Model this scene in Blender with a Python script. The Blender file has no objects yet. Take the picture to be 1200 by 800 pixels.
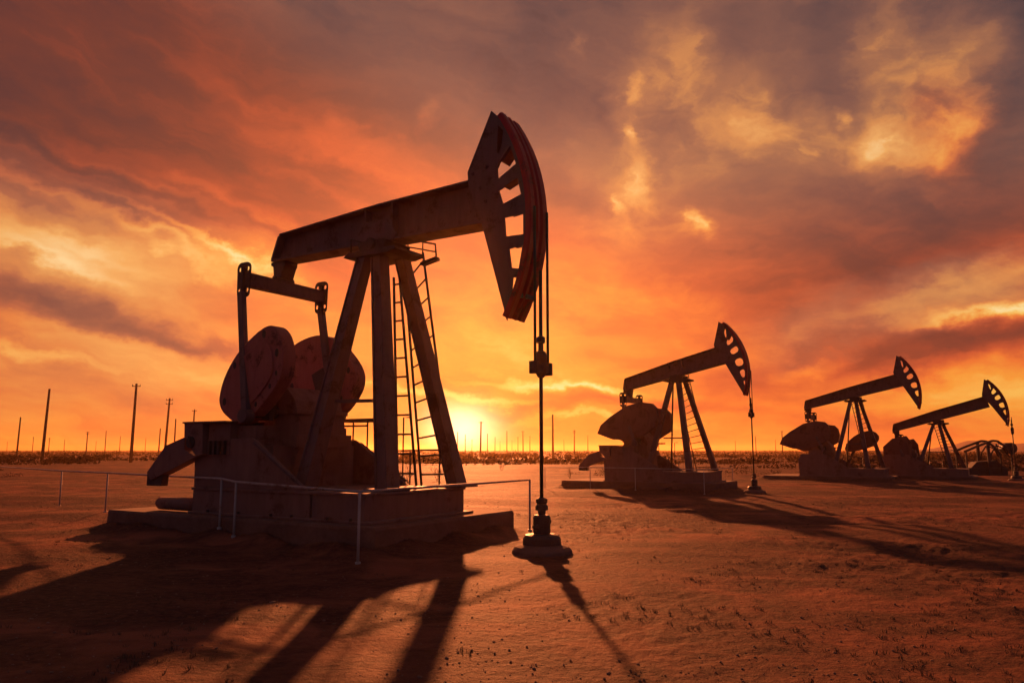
import bpy, bmesh, math, random
import numpy as np
from mathutils import Vector, Matrix

random.seed(7)
RNG = np.random.default_rng(11)
sc = bpy.context.scene
COL = sc.collection
R = math.radians
EXPO = 0.8

# ------------------------------------------------------------------ camera
CAM_H = 1.9
PITCH = math.atan(127 / 900)
cam_d = bpy.data.cameras.new('camera')
cam = bpy.data.objects.new('camera', cam_d)
COL.objects.link(cam)
cam.location = (0, 0, CAM_H)
cam.rotation_euler = (math.pi / 2 + PITCH, 0, 0)
cam_d.sensor_width = 36
cam_d.lens = 27
cam_d.clip_start = 0.1
cam_d.clip_end = 12000
sc.camera = cam


def direction(px, py):
    """compass (deg, right of the view axis) and height (deg) seen at a place of the photo"""
    F = np.array([0, math.cos(PITCH), math.sin(PITCH)])
    U = np.array([0, -math.sin(PITCH), math.cos(PITCH)])
    d = F + (px - 600) / 900 * np.array([1, 0, 0]) + (400 - py) / 900 * U
    return d


def azel(px, py):
    d = direction(px, py)
    return math.degrees(math.atan2(d[0], d[1])), math.degrees(math.atan2(d[2], math.hypot(d[0], d[1])))


# ------------------------------------------------------------------ object helpers
def link(name, me, mat=None, parent=None):
    o = bpy.data.objects.new(name, me)
    COL.objects.link(o)
    if mat is not None:
        o.data.materials.clear()
        o.data.materials.append(mat)
    if parent is not None:
        o.parent = parent
    return o


def tag(o, label=None, cat=None, group=None, kind=None):
    if label: o['label'] = label
    if cat: o['category'] = cat
    if group: o['group'] = group
    if kind: o['kind'] = kind
    return o


def empty(name, loc, rz=0, scale=1.0):
    o = bpy.data.objects.new(name, None)
    COL.objects.link(o)
    o.location = loc
    o.rotation_euler = (0, 0, rz)
    o.scale = (scale,) * 3
    o.empty_display_size = 0.3
    return o


def children(o):
    return [c for c in bpy.data.objects if c.parent is o]


def copy_tree(o, parent=None):
    c = o.copy()
    COL.objects.link(c)
    if parent is not None:
        c.parent = parent
    for ch in list(children(o)):
        copy_tree(ch, c)
    return c


class MB:
    def __init__(self):
        self.v, self.f, self.s = [], [], []

    def add(self, verts, faces, smooth=False):
        n = len(self.v)
        self.v += [tuple(p) for p in verts]
        self.f += [tuple(i + n for i in f) for f in faces]
        self.s += [smooth] * len(faces)

    def box(self, x0, x1, y0, y1, z0, z1):
        v = [(x, y, z) for x in (x0, x1) for y in (y0, y1) for z in (z0, z1)]
        self.add(v, [(0, 1, 3, 2), (4, 6, 7, 5), (0, 4, 5, 1), (2, 3, 7, 6), (0, 2, 6, 4), (1, 5, 7, 3)])

    def prism(self, pts, y0, y1):
        """polygon of (x, z) given depth along y"""
        n = len(pts)
        area = sum(pts[i][0] * pts[(i + 1) % n][1] - pts[(i + 1) % n][0] * pts[i][1] for i in range(n))
        if area < 0: pts = pts[::-1]
        v = [(x, y0, z) for x, z in pts] + [(x, y1, z) for x, z in pts]
        f = [tuple(range(n)), tuple(range(2 * n - 1, n - 1, -1))]
        f += [(i, i + n, (i + 1) % n + n, (i + 1) % n) for i in range(n)]
        self.add(v, f)

    def beam(self, a, b, wa, wb=None, da=None, db=None, up=(0, 1, 0)):
        """tapered bar of rectangular section from a to b; w across, d along 'up'"""
        a, b = Vector(a), Vector(b)
        wb = wa if wb is None else wb
        da = wa if da is None else da
        db = da if db is None else db
        t = (b - a).normalized()
        u = Vector(up); u = (u - t * u.dot(t)).normalized()
        w = t.cross(u)
        v = []
        for p, ww, dd in ((a, wa, da), (b, wb, db)):
            for sx, sy in ((-1, -1), (1, -1), (1, 1), (-1, 1)):
                v.append(p + w * sx * ww / 2 + u * sy * dd / 2)
        self.add(v, [(0, 1, 2, 3), (7, 6, 5, 4)] + [(i, i + 4, (i + 1) % 4 + 4, (i + 1) % 4) for i in range(4)])

    def tube(self, pts, r, n=10, r1=None, caps=True):
        pts = [Vector(p) for p in pts]
        rings = []
        ref = None
        for i, p in enumerate(pts):
            t = (pts[min(i + 1, len(pts) - 1)] - pts[max(i - 1, 0)]).normalized()
            if ref is None:
                ref = Vector((0, 0, 1)) if abs(t.z) < .9 else Vector((1, 0, 0))
            u = (ref - t * ref.dot(t)).normalized()
            ref = u
            w = t.cross(u)
            rr = r if r1 is None else r + (r1 - r) * i / (len(pts) - 1)
            rings.append([p + (u * math.cos(k * 2 * math.pi / n) + w * math.sin(k * 2 * math.pi / n)) * rr for k in range(n)])
        v = [q for ring in rings for q in ring]
        f = []
        for i in range(len(pts) - 1):
            for k in range(n):
                f.append((i * n + k, i * n + (k + 1) % n, (i + 1) * n + (k + 1) % n, (i + 1) * n + k))
        self.add(v, f, True)
        if caps:
            self.add(rings[0], [tuple(range(n - 1, -1, -1))])
            self.add(rings[-1], [tuple(range(n))])

    def lathe(self, prof, c=(0, 0, 0), n=28, jit=0):
        v, f = [], []
        for r, z in prof:
            for k in range(n):
                a = k * 2 * math.pi / n
                rr = r * (1 + random.uniform(-jit, jit))
                v.append((c[0] + rr * math.cos(a), c[1] + rr * math.sin(a), c[2] + z))
        m = len(prof)
        for i in range(m - 1):
            for k in range(n):
                f.append((i * n + k, i * n + (k + 1) % n, (i + 1) * n + (k + 1) % n, (i + 1) * n + k))
        f.append(tuple(range(n - 1, -1, -1)))
        f.append(tuple((m - 1) * n + k for k in range(n)))
        self.add(v, f)

    def plate(self, outline, holes, y0, y1):
        """flat plate of (x, z) outline with real holes through it"""
        cd = bpy.data.curves.new('outline', 'CURVE')
        cd.dimensions = '2D'
        cd.fill_mode = 'BOTH'
        cd.extrude = (y1 - y0) / 2
        for loop in [outline] + holes:
            sp = cd.splines.new('POLY')
            sp.points.add(len(loop) - 1)
            for p, (x, z) in zip(sp.points, loop):
                p.co = (x, z, 0, 1)
            sp.use_cyclic_u = True
        ob = bpy.data.objects.new('outline', cd)
        me = bpy.data.meshes.new_from_object(ob)
        self.add([(v.co.x, (y0 + y1) / 2 + v.co.z, v.co.y) for v in me.vertices],
                 [tuple(reversed(p.vertices)) for p in me.polygons])
        bpy.data.objects.remove(ob); bpy.data.curves.remove(cd); bpy.data.meshes.remove(me)

    def rotated(self, ang, c):
        """turn everything so far about the y axis through c (x, z): positive lifts +x"""
        ca, sa = math.cos(ang), math.sin(ang)
        self.v = [(c[0] + (x - c[0]) * ca - (z - c[1]) * sa, y, c[1] + (x - c[0]) * sa + (z - c[1]) * ca) for x, y, z in self.v]
        return self

    def build(self, name, mat, parent=None, bevel=0.0, loc=None):
        me = bpy.data.meshes.new(name)
        me.from_pydata(self.v, [], self.f)
        me.polygons.foreach_set('use_smooth', self.s)
        me.update()
        bm = bmesh.new(); bm.from_mesh(me)
        bmesh.ops.remove_doubles(bm, verts=bm.verts, dist=1e-5)
        bmesh.ops.recalc_face_normals(bm, faces=bm.faces)
        bm.to_mesh(me); bm.free()
        o = link(name, me, mat, parent)
        if loc is not None: o.location = loc
        if bevel:
            m = o.modifiers.new('bevel', 'BEVEL')
            m.width = bevel; m.segments = 2; m.limit_method = 'ANGLE'; m.angle_limit = R(35)
        return o


def arc(cx, cz, r, a0, a1, n):
    return [(cx + r * math.cos(R(a0 + (a1 - a0) * i / n)), cz + r * math.sin(R(a0 + (a1 - a0) * i / n))) for i in range(n + 1)]


def circle(cx, cz, r, n=12):
    return arc(cx, cz, r, 0, 360 * (n - 1) / n, n - 1)


# ------------------------------------------------------------------ materials
def nodes_of(m):
    m.use_nodes = True
    nt = m.node_tree
    return nt, nt.nodes['Principled BSDF']


def ramp(nt, fac, stops, interp='LINEAR'):
    n = nt.nodes.new('ShaderNodeValToRGB')
    cr = n.color_ramp
    cr.interpolation = interp
    while len(cr.elements) > 1: cr.elements.remove(cr.elements[-1])
    cr.elements[0].position = stops[0][0]; cr.elements[0].color = (*stops[0][1], 1)
    for p, c in stops[1:]:
        e = cr.elements.new(p); e.color = (*c, 1)
    nt.links.new(fac, n.inputs[0])
    return n.outputs[0]


def noise(nt, vec, scale, detail=4, rough=.55, dist=0.0):
    n = nt.nodes.new('ShaderNodeTexNoise')
    n.inputs['Scale'].default_value = scale
    n.inputs['Detail'].default_value = detail
    n.inputs['Roughness'].default_value = rough
    n.inputs['Distortion'].default_value = dist
    if vec is not None: nt.links.new(vec, n.inputs['Vector'])
    return n


def mapping(nt, vec, scale=(1, 1, 1), rot=(0, 0, 0), loc=(0, 0, 0), kind='POINT'):
    n = nt.nodes.new('ShaderNodeMapping')
    n.vector_type = kind
    n.inputs['Location'].default_value = loc
    n.inputs['Rotation'].default_value = rot
    n.inputs['Scale'].default_value = scale
    nt.links.new(vec, n.inputs['Vector'])
    return n.outputs[0]


def mixc(nt, fac, a, b, mode='MIX'):
    n = nt.nodes.new('ShaderNodeMix')
    n.data_type = 'RGBA'; n.blend_type = mode
    for sock, val in ((n.inputs['Factor'], fac), (n.inputs['A'], a), (n.inputs['B'], b)):
        pass
    ins = [s for s in n.inputs if s.name in ('Factor', 'A', 'B')]
    fac_s = n.inputs[0]; a_s = n.inputs[6]; b_s = n.inputs[7]
    for s, val in ((fac_s, fac), (a_s, a), (b_s, b)):
        if isinstance(val, (int, float)): s.default_value = val
        elif isinstance(val, tuple): s.default_value = (*val, 1)
        else: nt.links.new(val, s)
    return n.outputs[2]


def math_node(nt, op, a, b=None, c=None, clamp=False):
    n = nt.nodes.new('ShaderNodeMath')
    n.operation = op; n.use_clamp = clamp
    for s, val in zip(n.inputs, (a, b, c)):
        if val is None: continue
        if isinstance(val, (int, float)): s.default_value = val
        else: nt.links.new(val, s)
    return n.outputs[0]


def metal(name, c_main, c_alt, c_rust, rust=.5, rough=(.45, .8), spec=.35, bump=.25, scale=1.0):
    m = bpy.data.materials.new(name)
    nt, b = nodes_of(m)
    tc = nt.nodes.new('ShaderNodeTexCoord').outputs['Object']
    streak = noise(nt, mapping(nt, tc, (5 * scale, 5 * scale, .7 * scale)), 1.3, 5, .6).outputs[0]
    blotch = noise(nt, tc, 2.2 * scale, 6, .62, .4).outputs[0]
    fine = noise(nt, tc, 26 * scale, 4, .6).outputs[0]
    base = mixc(nt, ramp(nt, streak, [(.35, (0, 0, 0)), (.7, (1, 1, 1))]), c_main, c_alt)
    rmask = math_node(nt, 'ADD', blotch, math_node(nt, 'MULTIPLY', math_node(nt, 'SUBTRACT', fine, .5), .35))
    rm = ramp(nt, rmask, [(.62 - .2 * rust, (0, 0, 0)), (.70 - .2 * rust, (1, 1, 1))])
    col = mixc(nt, rm, base, c_rust)
    nt.links.new(col, b.inputs['Base Color'])
    rr = nt.nodes.new('ShaderNodeMapRange')
    nt.links.new(blotch, rr.inputs[0])
    rr.inputs[1].default_value = .3; rr.inputs[2].default_value = .7
    rr.inputs[3].default_value = rough[0]; rr.inputs[4].default_value = rough[1]
    nt.links.new(rr.outputs[0], b.inputs['Roughness'])
    b.inputs['Specular IOR Level'].default_value = spec
    bp = nt.nodes.new('ShaderNodeBump')
    bp.inputs['Strength'].default_value = bump
    bp.inputs['Distance'].default_value = .02
    nt.links.new(math_node(nt, 'ADD', fine, rmask), bp.inputs['Height'])
    nt.links.new(bp.outputs[0], b.inputs['Normal'])
    return m


M = {}
M['steel'] = metal('weathered_brown_steel', (.090, .058, .062), (.120, .075, .074), (.065, .034, .030), .3)
M['dark'] = metal('dark_oily_steel', (.045, .030, .028), (.06, .038, .032), (.05, .024, .016), .3)
M['red'] = metal('red_painted_steel', (.30, .014, .020), (.22, .012, .016), (.10, .018, .018), .3, (.4, .65))
M['weight'] = metal('faded_red_cast_iron', (.30, .098, .088), (.235, .075, .068), (.11, .038, .034), .22, (.55, .85))
M['weight_plain'] = metal('brown_cast_iron', (.15, .062, .052), (.12, .05, .04), (.08, .034, .028), .35, (.55, .85))
M['housing'] = metal('dusty_machine_housing', (.165, .088, .072), (.205, .108, .088), (.12, .058, .046), .25, (.55, .9))
M['galv'] = metal('galvanised_tube', (.36, .31, .29), (.29, .24, .22), (.20, .12, .09), .2, (.4, .7))
M['cable'] = metal('oily_cable', (.035, .026, .024), (.04, .03, .026), (.03, .02, .016), .2)


def simple(name, c1, c2, scale=4, rough=.9, bump=.4, dist=.02, stretch=(1, 1, 1)):
    m = bpy.data.materials.new(name)
    nt, b = nodes_of(m)
    tc = nt.nodes.new('ShaderNodeTexCoord').outputs['Object']
    v = mapping(nt, tc, stretch)
    n1 = noise(nt, v, scale, 8, .65, .3).outputs[0]
    n2 = noise(nt, v, scale * 9, 5, .6).outputs[0]
    f = math_node(nt, 'ADD', math_node(nt, 'MULTIPLY', n1, .7), math_node(nt, 'MULTIPLY', n2, .3))
    nt.links.new(ramp(nt, f, [(.36, c1), (.64, c2)]), b.inputs['Base Color'])
    b.inputs['Roughness'].default_value = rough
    b.inputs['Specular IOR Level'].default_value = .2
    bp = nt.nodes.new('ShaderNodeBump')
    bp.inputs['Strength'].default_value = bump
    bp.inputs['Distance'].default_value = dist
    nt.links.new(f, bp.inputs['Height'])
    nt.links.new(bp.outputs[0], b.inputs['Normal'])
    return m


M['concrete'] = simple('stained_concrete', (.12, .060, .044), (.20, .105, .078), 1.6)
M['wood'] = simple('tarred_pole_wood', (.05, .036, .028), (.09, .062, .046), 3, stretch=(4, 4, .3))
M['scrub'] = simple('dry_scrub', (.045, .024, .017), (.085, .046, .028), .2, 1.0)
M['scrub'].node_tree.nodes['Principled BSDF'].inputs['Specular IOR Level'].default_value = 0
M['twig'] = simple('dry_twig', (.07, .045, .03), (.12, .08, .05), 2)
M['stone'] = simple('gravel_stone', (.12, .07, .052), (.28, .17, .125), 1.1)
M['hill'] = simple('dry_hillside', (.16, .09, .065), (.24, .14, .10), .006, dist=2)

# ground
gm = bpy.data.materials.new('packed_desert_dirt')
nt, b = nodes_of(gm)
tc = nt.nodes.new('ShaderNodeTexCoord').outputs['Object']
nA = noise(nt, mapping(nt, tc, (.06, .26, 1)), 1.0, 7, .6, .8).outputs[0]        # broad sand streaks
nB = noise(nt, tc, .75, 8, .62, .6).outputs[0]
nC = noise(nt, tc, 9, 7, .68).outputs[0]
nD = noise(nt, tc, 60, 4, .6).outputs[0]
f1 = ramp(nt, nA, [(.42, (0, 0, 0)), (.58, (1, 1, 1))])
c = mixc(nt, f1, (.080, .038, .031), (.28, .104, .064))
c = mixc(nt, ramp(nt, nB, [(.44, (.9, .9, .9)), (.58, (0, 0, 0))]), c, (.068, .034, .029))
c = mixc(nt, math_node(nt, 'MULTIPLY', ramp(nt, nC, [(.42, (0, 0, 0)), (.66, (1, 1, 1))]), .5), c, (.23, .090, .058))
c = mixc(nt, math_node(nt, 'MULTIPLY', ramp(nt, nD, [(.52, (0, 0, 0)), (.7, (1, 1, 1))]), .55), c, (.08, .042, .03))
nt.links.new(c, b.inputs['Base Color'])
b.inputs['Roughness'].default_value = .72
b.inputs['Specular IOR Level'].default_value = .022
b.inputs['Specular Tint'].default_value = (1, .42, .2, 1)
h = math_node(nt, 'ADD', math_node(nt, 'MULTIPLY', nC, .11), math_node(nt, 'MULTIPLY', nD, .022))
bp = nt.nodes.new('ShaderNodeBump')
bp.inputs['Strength'].default_value = .9
bp.inputs['Distance'].default_value = 1.0
nt.links.new(h, bp.inputs['Height'])
nt.links.new(bp.outputs[0], b.inputs['Normal'])
M['ground'] = gm


# ------------------------------------------------------------------ numpy noise
PERM = RNG.permutation(512)
GR = np.stack([np.cos(np.arange(512) * 2.399963), np.sin(np.arange(512) * 2.399963)], 1)


def perlin(x, y):
    xi, yi = np.floor(x).astype(int), np.floor(y).astype(int)
    xf, yf = x - xi, y - yi
    u = xf ** 3 * (xf * (xf * 6 - 15) + 10)
    v = yf ** 3 * (yf * (yf * 6 - 15) + 10)

    def g(ix, iy):
        k = PERM[(PERM[ix & 511] + iy) & 511]
        return GR[k, 0] * (x - ix) + GR[k, 1] * (y - iy)
    a = g(xi, yi) * (1 - u) + g(xi + 1, yi) * u
    bb = g(xi, yi + 1) * (1 - u) + g(xi + 1, yi + 1) * u
    return a * (1 - v) + bb * v


# ------------------------------------------------------------------ where the pumps stand
YAW = R(31.5)
EX = np.array([math.cos(YAW), -math.sin(YAW)])
EY = np.array([math.sin(YAW), math.cos(YAW)])
PUMPS = [  # rod foot (x, y), scale, front arm length
    dict(rod=(0.539, 14.682), s=1.0, Lf=4.0),
    dict(rod=(10.90, 35.15), s=.84, Lf=4.0),
    dict(rod=(25.1, 47.0), s=.84, Lf=4.5),
    dict(rod=(31.5, 48.7), s=.84, Lf=4.8),
]
for p in PUMPS:
    p['tower'] = np.array(p['rod']) - EX * p['Lf'] * p['s']
PAD_MAIN = (-6.6, 1.7, -2.0, 2.8)


def height(x, y):
    """ground relief"""
    r = np.hypot(x, y)
    far = np.clip(1 - r / 400, 0, 1)
    mid = np.clip((r - 11) / 12, 0, 1) * np.clip(1.2 - r / 160, 0, 1)
    z = mid * (.21 * perlin(x * .06 + 20, y * .17) + .07 * perlin(x * .13, y * .38 + 50)) + .11 * perlin(x * .11 + 3, y * .16) + .055 * perlin(x * .33, y * .42 + 9)
    wx, wy = x + .5 * perlin(x * .6, y * .6 + 40), y + .5 * perlin(x * .6 + 17, y * .6)
    near = np.clip(1.25 - r / 60, 0, 1) * np.clip((r - 2) / 9, .3, 1)
    rough = np.clip(.55 + 1.3 * perlin(x * .2 + 70, y * .2), .15, 1.3)
    right = .75 + .75 * np.clip((x + .5) / 2.5, 0, 1)
    z = z + near * rough * right * (.036 * perlin(wx * .45, wy * .8) + .028 * perlin(wx * 1.3, wy * 1.9) + .026 * perlin(wx * 3.1, wy * 3.6)
                                    + .014 * perlin(wx * 7, wy * 7) + .008 * perlin(x * 15, y * 15) + .005 * perlin(x * 31, y * 31))
    z = z + .075 * np.clip((r - 9) / 5, 0, 1) * np.clip(1.6 - r / 40, 0, 1) * perlin(x * .09 + 60, (y + .28 * x) * .62)
    # wheel ruts running past the well on the right
    for off in (0, 1.7):
        dd = (y - 12.2 - off) + .22 * (x - 2) - .5 * np.sin(x * .25)
        z = z + (.014 * np.exp(-(dd / .55) ** 2) - .038 * np.exp(-(dd / .30) ** 2)) * np.clip((x - 1.5) / 2, 0, 1) * near
    z = z * (.35 + .65 * far)
    # level out under the machines, bank dirt up against their pads
    for i, p in enumerate(PUMPS):
        s = p['s']
        X = ((x - p['tower'][0]) * EX[0] + (y - p['tower'][1]) * EX[1]) / s
        Y = ((x - p['tower'][0]) * EY[0] + (y - p['tower'][1]) * EY[1]) / s
        PAD = PAD_MAIN if i == 0 else (PAD_MAIN[0], 2.35, *PAD_MAIN[2:])
        dx = np.maximum(np.maximum(PAD[0] - X, X - PAD[1]), 0)
        dy = np.maximum(np.maximum(PAD[2] - Y, Y - PAD[3]), 0)
        d = np.hypot(dx, dy)
        k = np.clip(1 - d / 1.5, 0, 1)
        flat = k * k * (3 - 2 * k)
        dw = np.hypot(x - p['rod'][0], y - p['rod'][1]) / s
        kw = np.clip(1 - (dw - .4) / .8, 0, 1)
        flat = np.maximum(flat, kw)
        bank = .24 * np.exp(-(d / .55) ** 1.3) * (.75 + 1.1 * perlin(x * .9 + 5, y * .9)) * s
        bank = np.where((dx + dy) > 0, bank, 0)
        z = z * (1 - .8 * flat) + bank
    return z


def hz(x, y):
    return float(height(np.array([float(x)]), np.array([float(y)]))[0])


# ------------------------------------------------------------------ ground sheet
def make_ground():
    rad = np.concatenate([[0.0], np.geomspace(1.2, 3000, 980)])
    fine = np.linspace(-44, 44, 560)
    coarse = np.concatenate([np.linspace(-180, -44, 70)[:-1], fine, np.linspace(44, 180, 70)[1:-1]])
    az = np.radians(coarse)
    A, Rr = np.meshgrid(az, rad[1:])
    x, y = Rr * np.sin(A), Rr * np.cos(A)
    z = height(x, y)
    na, nr = len(az), len(rad) - 1
    verts = np.stack([x, y, z], -1).reshape(-1, 3)
    verts = np.concatenate([verts, [[0, 0, hz(0, 0)]]])
    i = np.arange(nr - 1)[:, None] * na
    j = np.arange(na)[None, :]
    j2 = (j + 1) % na
    quads = np.stack([i + j, i + na + j, i + na + j2, i + j2], -1).reshape(-1, 4)
    c = len(verts) - 1
    tris = np.stack([np.full(na, c), np.arange(na), (np.arange(na) + 1) % na], -1)
    me = bpy.data.meshes.new('ground')
    me.vertices.add(len(verts)); me.vertices.foreach_set('co', verts.astype(np.float32).ravel())
    loops = np.concatenate([quads.ravel(), tris.ravel()])
    me.loops.add(len(loops)); me.loops.foreach_set('vertex_index', loops.astype(np.int32))
    starts = np.concatenate([np.arange(len(quads)) * 4, len(quads) * 4 + np.arange(len(tris)) * 3])
    me.polygons.add(len(starts))
    me.polygons.foreach_set('loop_start', starts.astype(np.int32))
    me.polygons.foreach_set('use_smooth', np.ones(len(starts), bool))
    me.update(calc_edges=True)
    me.validate()
    o = link('ground', me, M['ground'])
    if me.polygons[0].normal.z < 0: me.flip_normals()
    tag(o, kind='structure')
    return o


make_ground()


# ------------------------------------------------------------------ the pumpjack
ARC_R = 3.98
WIN = [  # openings of the horsehead side, beam coordinates about the saddle
    [(3.23, 1.92), (3.34, 1.80), (3.27, 1.36), (3.20, 1.44)],
    [(3.50, 1.42), (3.62, 1.08), (3.24, .88), (3.22, 1.12)],
    [(3.66, .74), (3.735, .44), (3.36, .33), (3.27, .58)],
    [(3.79, .00), (3.79, -.36), (3.43, -.35), (3.40, -.02)],
    [(3.78, -.64), (3.70, -1.03), (3.55, -1.00), (3.50, -.67)],
    [(3.66, -1.26), (3.62, -1.46), (3.56, -1.44), (3.575, -1.24)],
]


def chaikin(loop, n=1):
    for _ in range(n):
        out = []
        for i, p in enumerate(loop):
            q = loop[(i + 1) % len(loop)]
            out += [(p[0] * .75 + q[0] * .25, p[1] * .75 + q[1] * .25), (p[0] * .25 + q[0] * .75, p[1] * .25 + q[1] * .75)]
        loop = out
    return loop


def make_pump(p, label, H=6.45, tilt=0.0, near_cw=None, far_cw=None, shaft=(-2.5, 2.75), rear_arm=3.15,
              head_scale=1.0, detail=True, cwm='weight', base_z=.53, extra_weight=False, bridle=True, box=True, tower_lean=0.0):
    s, Lf = p['s'], p['Lf']
    tw = p['tower']
    root = empty('pumpjack', (tw[0], tw[1], 0), -YAW, s)
    tag(root, label, 'pumpjack', 'pumpjacks of the oil field')
    piv = (0.0, H)
    bv = .012 if detail else 0
    st, dk = M['steel'], M['dark']
    z0, z1 = base_z, base_z + .55
    hs = (H - z1) / (6.45 - 1.08)

    # skid ------------------------------------------------------------
    m = MB()
    m.box(-4.0, -.35, -1.63, 1.63, z0, z1 - .06)
    fx = 1.1 if detail else 1.8
    m.box(-.29, fx, -1.63, 1.63, z0, z1 - .06)
    m.box(-.36, -.28, -1.56, 1.56, z0 + .01, z1 - .07)
    m.box(-4.03, fx + .03, -1.66, 1.66, z1 - .058, z1)
    m.box(-4.05, fx + .22, -1.70, 1.70, z0 - .02, z0 + .03)
    sk = m.build('skid', M['housing'], root, bv)
    if detail:
        m = MB()
        m.tube([(-5.45, -1.40, z0 + .14), (-4.05, -1.40, z0 + .14)], .15, 14)
        m.tube([(-5.45, -1.40, z0 + .14), (-5.56, -1.40, z0 + .13)], .15, 14, .09)
        m.build('skid_nose', M['housing'], sk)
        for x in (-3.4, -2.4, -1.4, -.8, .2, .8):
            for y in (-1.68, 1.68):
                m = MB()
                m.lathe([(.03, 0), (.03, .05)], (x, y, z0 + .03), 6)
                m.build('anchor_bolt', dk, sk)

    # pedestal with sloped cheeks -----------------------------------------
    dz = z1 - 1.08
    m = MB()
    cheek = [(-4.02, z1 + .002), (-4.05, 1.75 + dz), (-3.73, 2.13 + dz), (-2.18, 2.15 + dz), (-2.02, 2.08 + dz), (-.55, z1 + .06), (-.5, z1 + .002)]
    m.prism(cheek, -1.60, -1.52)
    m.prism(cheek, 1.52, 1.60)
    m.box(-3.7, -1.9, -1.25, 1.25, z1 + .002, 2.0 + dz)
    m.prism([(-3.9, 2.0 + dz), (-3.9, 2.12 + dz), (-2.2, 2.12 + dz), (-2.2, 2.0 + dz)], -1.51, 1.51)
    ped = m.build('pedestal', M['housing'], root, bv)
    if detail:
        for y in (-1.64, 1.64):
            m = MB()
            m.beam((-2.05, y, 2.06 + dz), (-.58, y, z1 + .09), .05, da=.06)
            m.build('stiffener', st, ped)

    # gear reducer --------------------------------------------------------
    sx, sz = shaft
    m = MB()
    m.prism([(-3.15, 2.14 + dz), (-3.2, 2.45 + dz), (-3.1, sz + .3), (-2.85, sz + .55), (-2.15, sz + .55), (-1.86, sz + .25), (-1.72, 2.5 + dz), (-1.70, 1.9 + dz), (-1.84, 1.45 + dz), (-2.0, z1 + .01), (-2.9, z1 + .01)], -.72, .72)
    m.box(-3.22, -1.70, -.80, .80, sz - .06, sz + .04)
    m.box(-1.80, -1.62, -.86, .86, 1.96 + dz, 2.24 + dz)
    m.box(-3.28, -2.3, -1.4, 1.4, 2.125 + dz, 2.43 + dz)
    gb = m.build('gearbox', M['housing'], root, bv)
    m = MB()
    m.tube([(sx, -1.32, sz), (sx, 1.42, sz)], .16, 16)
    m.build('crankshaft', dk, gb)

    # engine box and its sloping belt guard ---------------------------------
    if box:
        m = MB()
        m.prism([(-4.25, 2.20 + dz), (-4.27, 2.50 + dz), (-3.62, 2.49 + dz), (-3.58, 1.80 + dz), (-3.8, 1.752 + dz)], -1.76, -.6)
        m.box(-3.58, -2.86, -1.62, -.62, 1.78 + dz, 2.48 + dz)
        m.box(-4.29, -2.82, -1.80, -.56, 2.49 + dz, 2.53 + dz)
        eb = m.build('engine_box', M['housing'], root, bv)
        if detail:
            m = MB()
            m.lathe([(.13, 0), (.13, .05), (.09, .06)], (0, 0, 0), 14)
            mm = MB(); mm.v = [(-3.98 + x, -1.80 + z, 2.07 + y) for x, y, z in m.v]; mm.f = m.f; mm.s = m.s
            mm.tube([(-3.98, -1.84, 2.2), (-3.9, -1.84, 2.02)], .02, 6)
            mm.build('valve_cap', dk, eb)
            m = MB()
            for k in range(4):
                m.box(-3.5 + k * .16, -3.43 + k * .16, -1.70, -1.625, 1.80, 2.1)
            m.build('cooling_fins', dk, eb)
        m = MB()
        gy0, gy1 = -1.757, -1.50
        m.prism([(-4.24, 2.19 + dz), (-4.92, 2.0 + dz), (-5.38, 1.56 + dz), (-5.56, 1.38 + dz), (-5.40, 1.20 + dz), (-5.02, 1.33 + dz), (-3.79, 1.748 + dz), (-4.22, 1.9 + dz)], gy0, gy1)
        bg = m.build('belt_guard', M['housing'], root, bv)
        m = MB()
        m.prism([(-5.60, 1.37 + dz), (-5.60, 1.08 + dz), (-5.04, 1.08 + dz), (-5.02, 1.325 + dz), (-5.40, 1.19 + dz)], gy0 + .04, gy1 - .04)
        m.build('foot', dk, bg, bv)

    # tower -----------------------------------------------------------------
    ztop = H - .24
    legs = [((.78, -.62), (.05, -.20), .40), ((1.0, 1.50), (.26, .30), .37), ((-.98, -1.15), (-.30, -.26), .38)]
    if not detail:
        legs = [((.70, -.70), (.05, -.20), .36), ((1.50, 1.45), (.26, .30), .34), ((-1.55, -1.15), (-.30, -.26), .34)]
    for (bx, by), (tx, ty), w in legs:
        m = MB()
        ln = [Vector((bx, by, z1 + .03)), Vector((tx, ty, ztop))]
        m.beam(ln[0], ln[1], w * .62, w * .5, w * .8, w * .62)                 # core
        for sgn in (-1, 1):                                                    # channel flanges along the edges
            o_ = Vector((sgn * w * .36, 0, 0)); o2 = Vector((sgn * w * .29, 0, 0))
            m.beam(ln[0] + o_, ln[1] + o2, w * .12, w * .1, w, w * .78)
        m.box(bx - .34, bx + .34, by - .34, by + .34, z1 + .002, z1 + .045)
        m.build('tower_leg', st, root, bv)
    m = MB()
    m.tube([(-1.05, 1.25, z1), (-.45, .30, ztop)], .05, 8)
    m.build('tower_leg', dk, root)
    m = MB()
    zb = z1 + (ztop - z1) * .36
    m.beam((-.72, -.80, zb), (.55, -.46, zb), .07, da=.05)
    m.build('cross_brace', st, root)
    # platform under the bearing
    m = MB()
    m.prism([(-.78, H - .30), (-.62, H - .20), (.70, H - .20), (.74, H - .28), (.5, H - .33), (-.6, H - .33)], -.48, .52)
    pl = m.build('tower_platform', dk, root, bv)
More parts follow.
